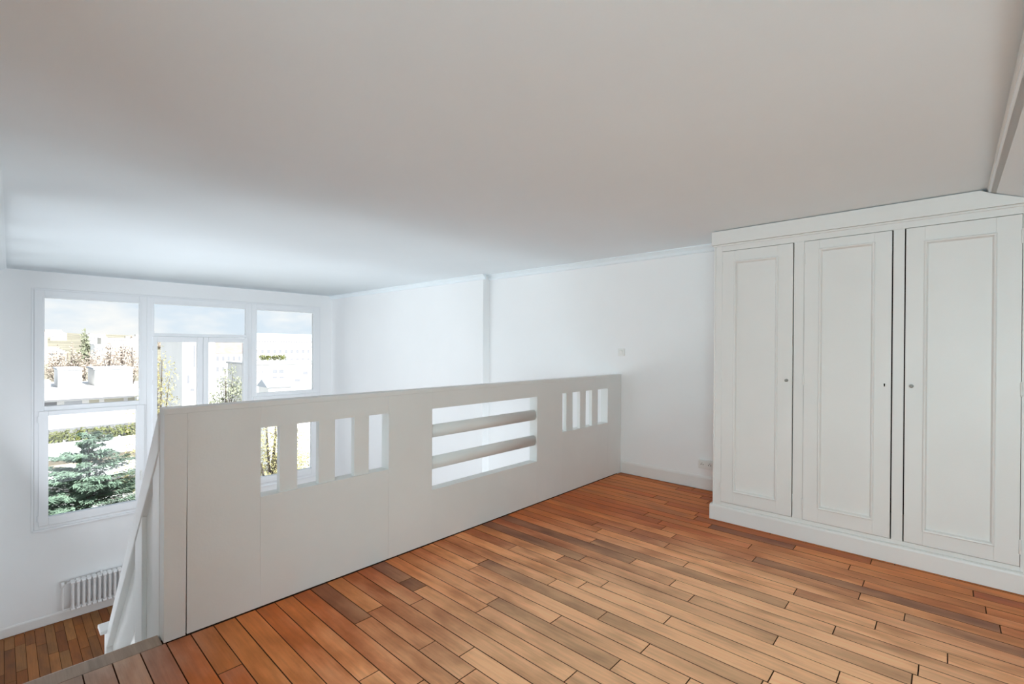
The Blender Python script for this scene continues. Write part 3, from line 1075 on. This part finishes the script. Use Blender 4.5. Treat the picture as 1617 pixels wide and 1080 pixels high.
def conifer(label, x_, y_, z0, h, r, seed=5):
    rnd = random.Random(seed)
    t = empty('conifer', (x_, y_, z0), label=label, cat='tree')
    MB().tube((0, 0, -0.3), (0, 0, h * 0.6), 0.28, 0.14, 8).tube((0, 0, h * 0.6), (0, 0, h), 0.14, 0.02, 8).build('trunk', BARK, t)
    br, nd = MB(), MB()
    nl = 26
    for i in range(nl):
        f = i / (nl - 1)
        z_l = h * (0.18 + 0.80 * f)
        R = r * (1.02 - f) ** 0.52
        for q in range(11 if f < 0.9 else 6):
            a = rnd.uniform(0, 6.28)
            Lb = R * rnd.uniform(0.7, 1.12)
            dr = Vector((math.cos(a), math.sin(a), 0))
            sd = Vector((-dr.y, dr.x, 0))
            zz = min(h, z_l + rnd.uniform(-0.28, 0.28))
            tip = dr * Lb + Vector((0, 0, zz + Lb * rnd.uniform(0.02, 0.22)))
            br.tube((0, 0, zz), tip, 0.03, 0.008, 4)
            for s in range(int(230 * Lb / r) + 45):
                u = rnd.random() ** 0.6
                wd = Lb * 0.30 * (1 - u * 0.6)
                p = Vector((0, 0, zz)).lerp(tip, u) + sd * rnd.uniform(-wd, wd) + Vector((0, 0, rnd.uniform(-0.10, 0.05)))
                ax = (dr * rnd.uniform(0.5, 1) + sd * rnd.uniform(-0.8, 0.8) + Vector((0, 0, rnd.uniform(-0.5, 0.25)))).normalized()
                up = Vector((rnd.uniform(-.4, .4), rnd.uniform(-.4, .4), 1)).normalized()
                c = ax.cross(up).normalized()
                L_ = rnd.uniform(0.14, 0.32)
                nd.add([p - ax * L_ * 0.4, p + c * 0.045, p + ax * L_, p - c * 0.045 - up * 0.02], [(0, 1, 2, 3)])
    br.build('branches', BARK, t)['kind'] = 'stuff'
    nd.build('foliage', CONIF, t)
    return t


def facade_windows(b, x0, x1, y, z0, z1, nx_, nz_, o, wfrac=0.5, hfrac=0.5, m=WGL, single=True):
    """window openings on the facade that faces -Y: recessed frame and pane"""
    jw, jp = MB(), MB()
    for i in range(nx_):
        for j in range(nz_):
            cw, ch = (x1 - x0) / nx_, (z1 - z0) / nz_
            xa = x0 + cw * (i + 0.5 - wfrac / 2)
            xb = xa + cw * wfrac
            za = z0 + ch * (j + 0.5 - hfrac / 2)
            zb_ = za + ch * hfrac
            t = 0.05
            fr = ring(MB(), xa - t, xb + t, za - t, zb_ + t, xa, xb, za, zb_, y - 0.07, y + 0.01)
            pn = MB().box(xa, xb, y - 0.02, y - 0.005, za, zb_)
            if single:
                w_ = local(fr, *o).build('window', CITY, b)
                local(pn, *o).build('pane', m, w_)
            else:
                jw.add(fr.v, fr.f)
                jp.add(pn.v, pn.f)
    if not single:
        local(jp, *o).build('window_panes', m, b)['kind'] = 'stuff'
        local(jw, *o).build('window_frames', CITY, b)['kind'] = 'stuff'


def block(name, label, x0, x1, y0, y1, z0, z1, m=CITY, roof='flat', nxz=(4, 3), single=False, group=None, rm=FLATR, wf=0.5, hf=0.45, ztop=None):
    o = ((x0 + x1) / 2, (y0 + y1) / 2, z0)
    b = empty(name, o, label=label, cat='building', group=group)
    local(MB().box(x0, x1, y0, y1, z0, z1), *o).build('walls', m, b)
    e = 0.25
    if roof == 'flat':
        r = MB().box(x0 - e, x1 + e, y0 - e, y1 + e, z1, z1 + 0.35)
    elif roof == 'hip':
        h = min(x1 - x0, y1 - y0) * 0.22 + 0.6
        i = min(x1 - x0, y1 - y0) * 0.42
        r = MB().add([(x0 - e, y0 - e, z1), (x1 + e, y0 - e, z1), (x1 + e, y1 + e, z1), (x0 - e, y1 + e, z1),
                      (x0 + i, y0 + i, z1 + h), (x1 - i, y0 + i, z1 + h), (x1 - i, y1 - i, z1 + h), (x0 + i, y1 - i, z1 + h)],
                     [(3, 2, 1, 0), (4, 5, 6, 7), (0, 1, 5, 4), (1, 2, 6, 5), (2, 3, 7, 6), (3, 0, 4, 7)])
    else:
        h = (y1 - y0) * 0.30
        r = MB().prism([(y0 - e, z1), (y1 + e, z1), ((y0 + y1) / 2, z1 + h)], 'x', x0 - e, x1 + e)
    local(r, *o).build('roof', rm, b)
    if nxz:
        zt = z1 if ztop is None else ztop
        facade_windows(b, x0 + 0.3, x1 - 0.3, y0, max(z0, zt - 3.0 * nxz[1]), zt, nxz[0], nxz[1], o, wf, hf, WGL, single)
    return b


# big stepped apartment building straight across from the left window
tb = empty('terraced_building', (5, 95, GZ), label='large white stepped apartment building with roof terraces behind the conifer', cat='building')
to = (5, 95, GZ)


def tpart(mb, name, m=CITY, parent=tb):
    return local(mb, *to).build(name, m, parent)


tpart(MB().box(-14, 15.3, 98, 116, GZ, -5.4), 'upper_block')
tpart(MB().box(-14.5, 15.5, 96.8, 98.4, -6.9, -5.2), 'roof_parapet')
tpart(MB().box(-14.5, 15.5, 96.6, 98.4, -7.15, -6.9), 'painted_shadow_line', WFR)  # dark strip stands in for the shade line below the parapet
tpart(MB().box(6.05, 8.75, 100, 108, -5.4, -2.65), 'roof_house')
tpart(MB().box(5.9, 8.9, 99.8, 108.2, -2.65, -2.4), 'roof_house_cap', CONC)
tpart(MB().box(10.4, 15.2, 101, 110, -5.4, -2.75), 'roof_house')
tpart(MB().box(10.2, 15.4, 100.8, 110.2, -2.75, -2.5), 'roof_house_cap', CONC)
tpart(MB().box(2.0, 5.2, 99, 104, -5.2, -4.2), 'roof_vent', CONC)
for a, b, m in ((4.2, 5.8, WGL), (6.6, 8.6, CONC), (9.4, 10.6, BLIND), (11.2, 13.6, BLIND), (14.1, 15.0, BLIND), (0.5, 2.5, WGL), (-3, -1, WGL)):
    fr = ring(MB(), a - 0.1, b + 0.1, -8.75, -7.15, a, b, -8.65, -7.3, 97.9, 98.05)
    w_ = tpart(fr, 'window', CITY)
    tpart(MB().box(a, b, 97.95, 98.0, -8.65, -7.3), 'pane', m, w_)
tpart(MB().box(-14, 15.3, 88, 98, GZ, -9.3), 'middle_block')
tpart(MB().box(-14.4, 15.5, 86.6, 88.3, -9.9, -8.2), 'terrace_parapet')
tpart(MB().box(-14.4, 15.5, 86.4, 88.3, -10.25, -9.9), 'painted_shadow_line', WFR)
for a, b, m in ((7.2, 9.3, WGL), (9.9, 10.7, WGL), (13.0, 13.6, WGL), (4.6, 5.8, CITY2), (1.0, 3.0, WGL)):
    fr = ring(MB(), a - 0.1, b + 0.1, -12.2, -10.3, a, b, -12.1, -10.4, 87.88, 88.02)
    w_ = tpart(fr, 'window', CITY)
    tpart(MB().box(a, b, 87.93, 87.98, -12.1, -10.4), 'pane', m, w_)
tpart(MB().box(-14, 15.3, 76, 88, GZ, -11.6), 'lower_block')
tpart(MB().box(-14.4, 15.5, 74.6, 76.2, -11.9, -10.2), 'terrace_parapet')
tpart(MB().box(-14.0, 15.3, 75.6, 76.0, -13.2, -11.9), 'recessed_storey', CITY3)
tpart(MB().box(-14.4, 15.5, 71.0, 76.2, -13.9, -13.0), 'terrace_parapet')
tpart(MB().box(-14.4, 15.5, 70.8, 76.2, -14.2, -13.9), 'painted_shadow_line', WFR)
hr2 = random.Random(8)
hb = [(-13 + 0.8 * i, 77.6, -10.15 + 0.25 * hr2.random(), 0.7, 0.85, 1.2) for i in range(36)]
tag(local(leaf_cloud(hr2, hb, 7000, 0.22), 2, 77.5, -11.6).build('hedge', HEDG, None, loc=(2, 77.5, -11.6)), 'yellow green planted hedge along the white stepped terrace', 'hedge')

# trees close to the house
c = at(146, 690, 36)
conifer('blue green conifer filling the lower left window pane', c.x - 0.15, 36, GZ, c.z - GZ + 0.35, 4.6, 5)
c = at(78, 742, 27)
conifer('smaller blue green conifer at the left edge of the lower pane', c.x - 1.0, 27, GZ, c.z - GZ + 0.3, 2.8, 9)
c = at(252, 552, 42)
tree('birch', 'tall pale yellow autumn tree between the two left windows', 'tree', c.x, 42, GZ, c.z - GZ, 2.5, YELL, 0.085, 11000, 12, 0.2, gap=1.05)
c = at(428, 640, 36)
tree('birch', 'yellow autumn tree seen through the first parapet cutout', 'tree', c.x, 36, GZ, c.z - GZ, 3.8, YELL, 0.085, 18000, 21, 0.2, gap=1.05)
c = at(358, 578, 60)
tree('street_tree', 'thin olive leaved tree in front of the clay roofed house', 'tree', c.x, 60, GZ, c.z - GZ, 2.6, OLIVE, 0.15, 1800, 31, 0.55, gap=0.8)
c = at(133, 526, 230)
tree('cypress', 'lone dark pointed tree above the white roof house', 'tree', c.x, 230, GZ, c.z - GZ, 4.6, OLIVE, 0.6, 1500, 41, 0.4, narrow=True)
BR = [(92, 550, 170, 5.0), (112, 546, 190, 5.0), (150, 553, 165, 4.0), (172, 541, 150, 5.0), (192, 536, 168, 5.5), (209, 540, 186, 5.0)]
ORD = ('first', 'second', 'third', 'fourth', 'fifth', 'sixth')
for i, (u, v, yy, r) in enumerate(BR):
    c = at(u, v, yy)
    tree('bare_tree', 'bare brown tree above the white roof houses, %s of six from the left' % ORD[i], 'tree', c.x, yy, GZ, c.z - GZ, r * 0.8, BROWN, 0.30, 1300, 50 + i, 0.45, group='bare brown trees beyond the white building')
for i, (u, v, yy, r) in enumerate(((259, 543, 122, 4.2), (279, 541, 128, 4.0))):
    c = at(u, v, yy)
    tree('bare_tree', 'bare orange brown tree behind the left casement, ' + ('left' if i == 0 else 'right') + ' one of two', 'tree', c.x, yy, GZ, c.z - GZ, r * 0.8, TWIG, 0.28, 1300, 70 + i, 0.45)

# nearer buildings
a, b = at(288, 537, 72), at(326, 537, 72)
block('apartment_block', 'tall plain white block behind the left casement', a.x, b.x + 1.0, 72, 84, GZ, a.z, CITY, 'flat', None)
ap = bpy.data.objects['apartment_block']
o_ = (ap.location.x, ap.location.y, GZ)
for (u0, u1, v0, v1) in ((295, 299, 592, 606), (300, 307, 613, 618), (305, 308, 545, 580)):
    p, q = at(u0, v1, 72), at(u1, v0, 72)
    fr = ring(MB(), p.x - 0.06, q.x + 0.06, p.z - 0.06, q.z + 0.06, p.x, q.x, p.z, q.z, 71.94, 72.01)
    w_ = local(fr, *o_).build('window', CITY, ap)
    local(MB().box(p.x, q.x, 71.97, 71.99, p.z, q.z), *o_).build('pane', WGL, w_)
a, b = at(328, 558, 150), at(392, 558, 150)
block('house', 'long pale house with a faded clay tile roof', a.x, b.x, 150, 162, GZ, a.z, CITY, 'gable', (7, 3), rm=TILE)
a, b = at(262, 575, 110), at(289, 575, 110)
block('house', 'low cream house under the yellow autumn tree', a.x, b.x - 1.5, 110, 116, GZ, a.z, CITY2, 'flat', (5, 2))
a, b = at(402, 576, 95), at(497, 576, 95)
block('apartment_block', 'wide white block filling the right window with dark square windows', a.x - 1, b.x + 8, 95, 107, GZ, a.z, CITY, 'flat', None)
ap = [o for o in C.objects if o.name.startswith('apartment_block.')][0]
o_ = (ap.location.x, ap.location.y, GZ)
for (u0, u1, v0, v1) in ((430, 438, 583, 590), (440, 448, 583, 590), (407, 409, 585, 590), (413, 415, 585, 590), (465, 474, 598, 603), (478, 486, 586, 592), (430, 438, 594, 598), (441, 449, 594, 598)):
    p, q = at(u0, v1, 95), at(u1, v0, 95)
    fr = ring(MB(), p.x - 0.08, q.x + 0.08, p.z - 0.08, q.z + 0.08, p.x, q.x, p.z, q.z, 94.92, 95.01)
    w_ = local(fr, *o_).build('window', CITY, ap)
    local(MB().box(p.x, q.x, 94.95, 94.99, p.z, q.z), *o_).build('pane', WGL, w_)
a, b = at(424, 612, 66), at(460, 612, 66)
block('shed', 'small shed with a grey zinc gable roof below the right window block', a.x, b.x, 66, 69.5, GZ, a.z, CITY, 'gable', None, rm=ZINC)
a, b = at(413, 573, 96), at(451, 573, 96)
hb = [(a.x + (b.x - a.x) * i / 12, 96.6, a.z + 1.0, 0.5, 0.6, 0.55) for i in range(13)]
tag(local(leaf_cloud(random.Random(4), hb, 900, 0.16), a.x, 96.5, a.z).build('hedge', HEDG, None, loc=(a.x, 96.5, a.z)), 'clipped yellow green hedge on the roof of the wide white block', 'hedge')
a, b = at(398, 548, 170), at(500, 548, 170)
block('apartment_block', 'pale block with rows of small windows behind the roof hedge', a.x, b.x + 6, 170, 184, GZ, a.z, CITY, 'flat', (14, 3), hf=0.4)
a, b = at(150, 545, 210), at(165, 545, 210)
block('apartment_block', 'narrow pale block between the brown trees', a.x, b.x, 210, 222, GZ, a.z, CITY, 'flat', (3, 4))
# long zinc roofed hall along the skyline
a, b = at(160, 534, 520), at(226, 534, 520)
block('hall', 'long low hall with a grey roof on the left skyline', a.x, b.x, 520, 545, GZ, a.z, CITY, 'flat', (22, 1), rm=ZINC, hf=0.6)
a, b = at(398, 537, 520), at(520, 537, 520)
block('hall', 'long low hall with a blue grey roof across the right skyline', a.x, b.x, 520, 545, GZ, a.z, CITY, 'gable', (30, 1), rm=ZINC, hf=0.6)
# small houses and tree clumps scattered over the hillside
hs = random.Random(17)
taken = [(0, 0, 0)]


def clear(x_, y_, r):
    if any(abs(x_ - a) < r + c and abs(y_ - b) < r + c for a, b, c in taken):
        return False
    taken.append((x_, y_, r))
    return True


combos = [(a, b, c, d) for a in ('left window', 'right casement', 'right window') for b in (0, 1) for c in ('flat', 'hip') for d in (0, 1, 2)]
hs.shuffle(combos)
ZU = {'left window': (62, 222), 'left casement': (240, 300), 'right casement': (330, 392), 'right window': (400, 500)}
for zone, mi, ri, ki in combos[:28]:
    for _ in range(60):
        u = hs.uniform(*ZU[zone])
        yy = hs.uniform(345, 1350)
        p = at(u, 540, yy)
        if abs(yy - 535) > 45 and clear(p.x, yy, 15):
            break
    else:
        continue
    wd, hh = hs.uniform(9, 24), hs.uniform(6, 13)
    zz = hill_z(p.x, yy)
    lab = 'small %s house with a %s %s roof up the hillside behind the %s' % (('white', 'cream')[mi], ('grey', 'slate', 'clay')[ki], 'flat' if ri == 'flat' else 'hipped', zone)
    block('house', lab, p.x - wd / 2, p.x + wd / 2, yy, yy + 12, zz - 4, zz + hh, (CITY, CITY2)[mi], ri, (4, 2), group='small houses on the far hillside', rm=(FLATR, ZINC, TILE)[ki])
for n, zone in enumerate(('left window', 'left casement', 'right window') * 2):
    for _ in range(60):
        u = hs.uniform(*ZU[zone])
        yy = hs.uniform(345, 900)
        p = at(u, 540, yy)
        if abs(yy - 535) > 45 and clear(p.x, yy, 9):
            break
    else:
        continue
    zz = hill_z(p.x, yy)
    lab = ('brown', 'olive')[n % 2] + ' tree clump far up the hillside behind the ' + zone
    tree('distant_tree', lab, 'tree', p.x, yy, zz - 1, hs.uniform(9, 14), hs.uniform(5, 8), (BROWN, OLIVE)[n % 2], 0.8, 500, 90 + n, 0.25, group='tree clumps on the far hillside')
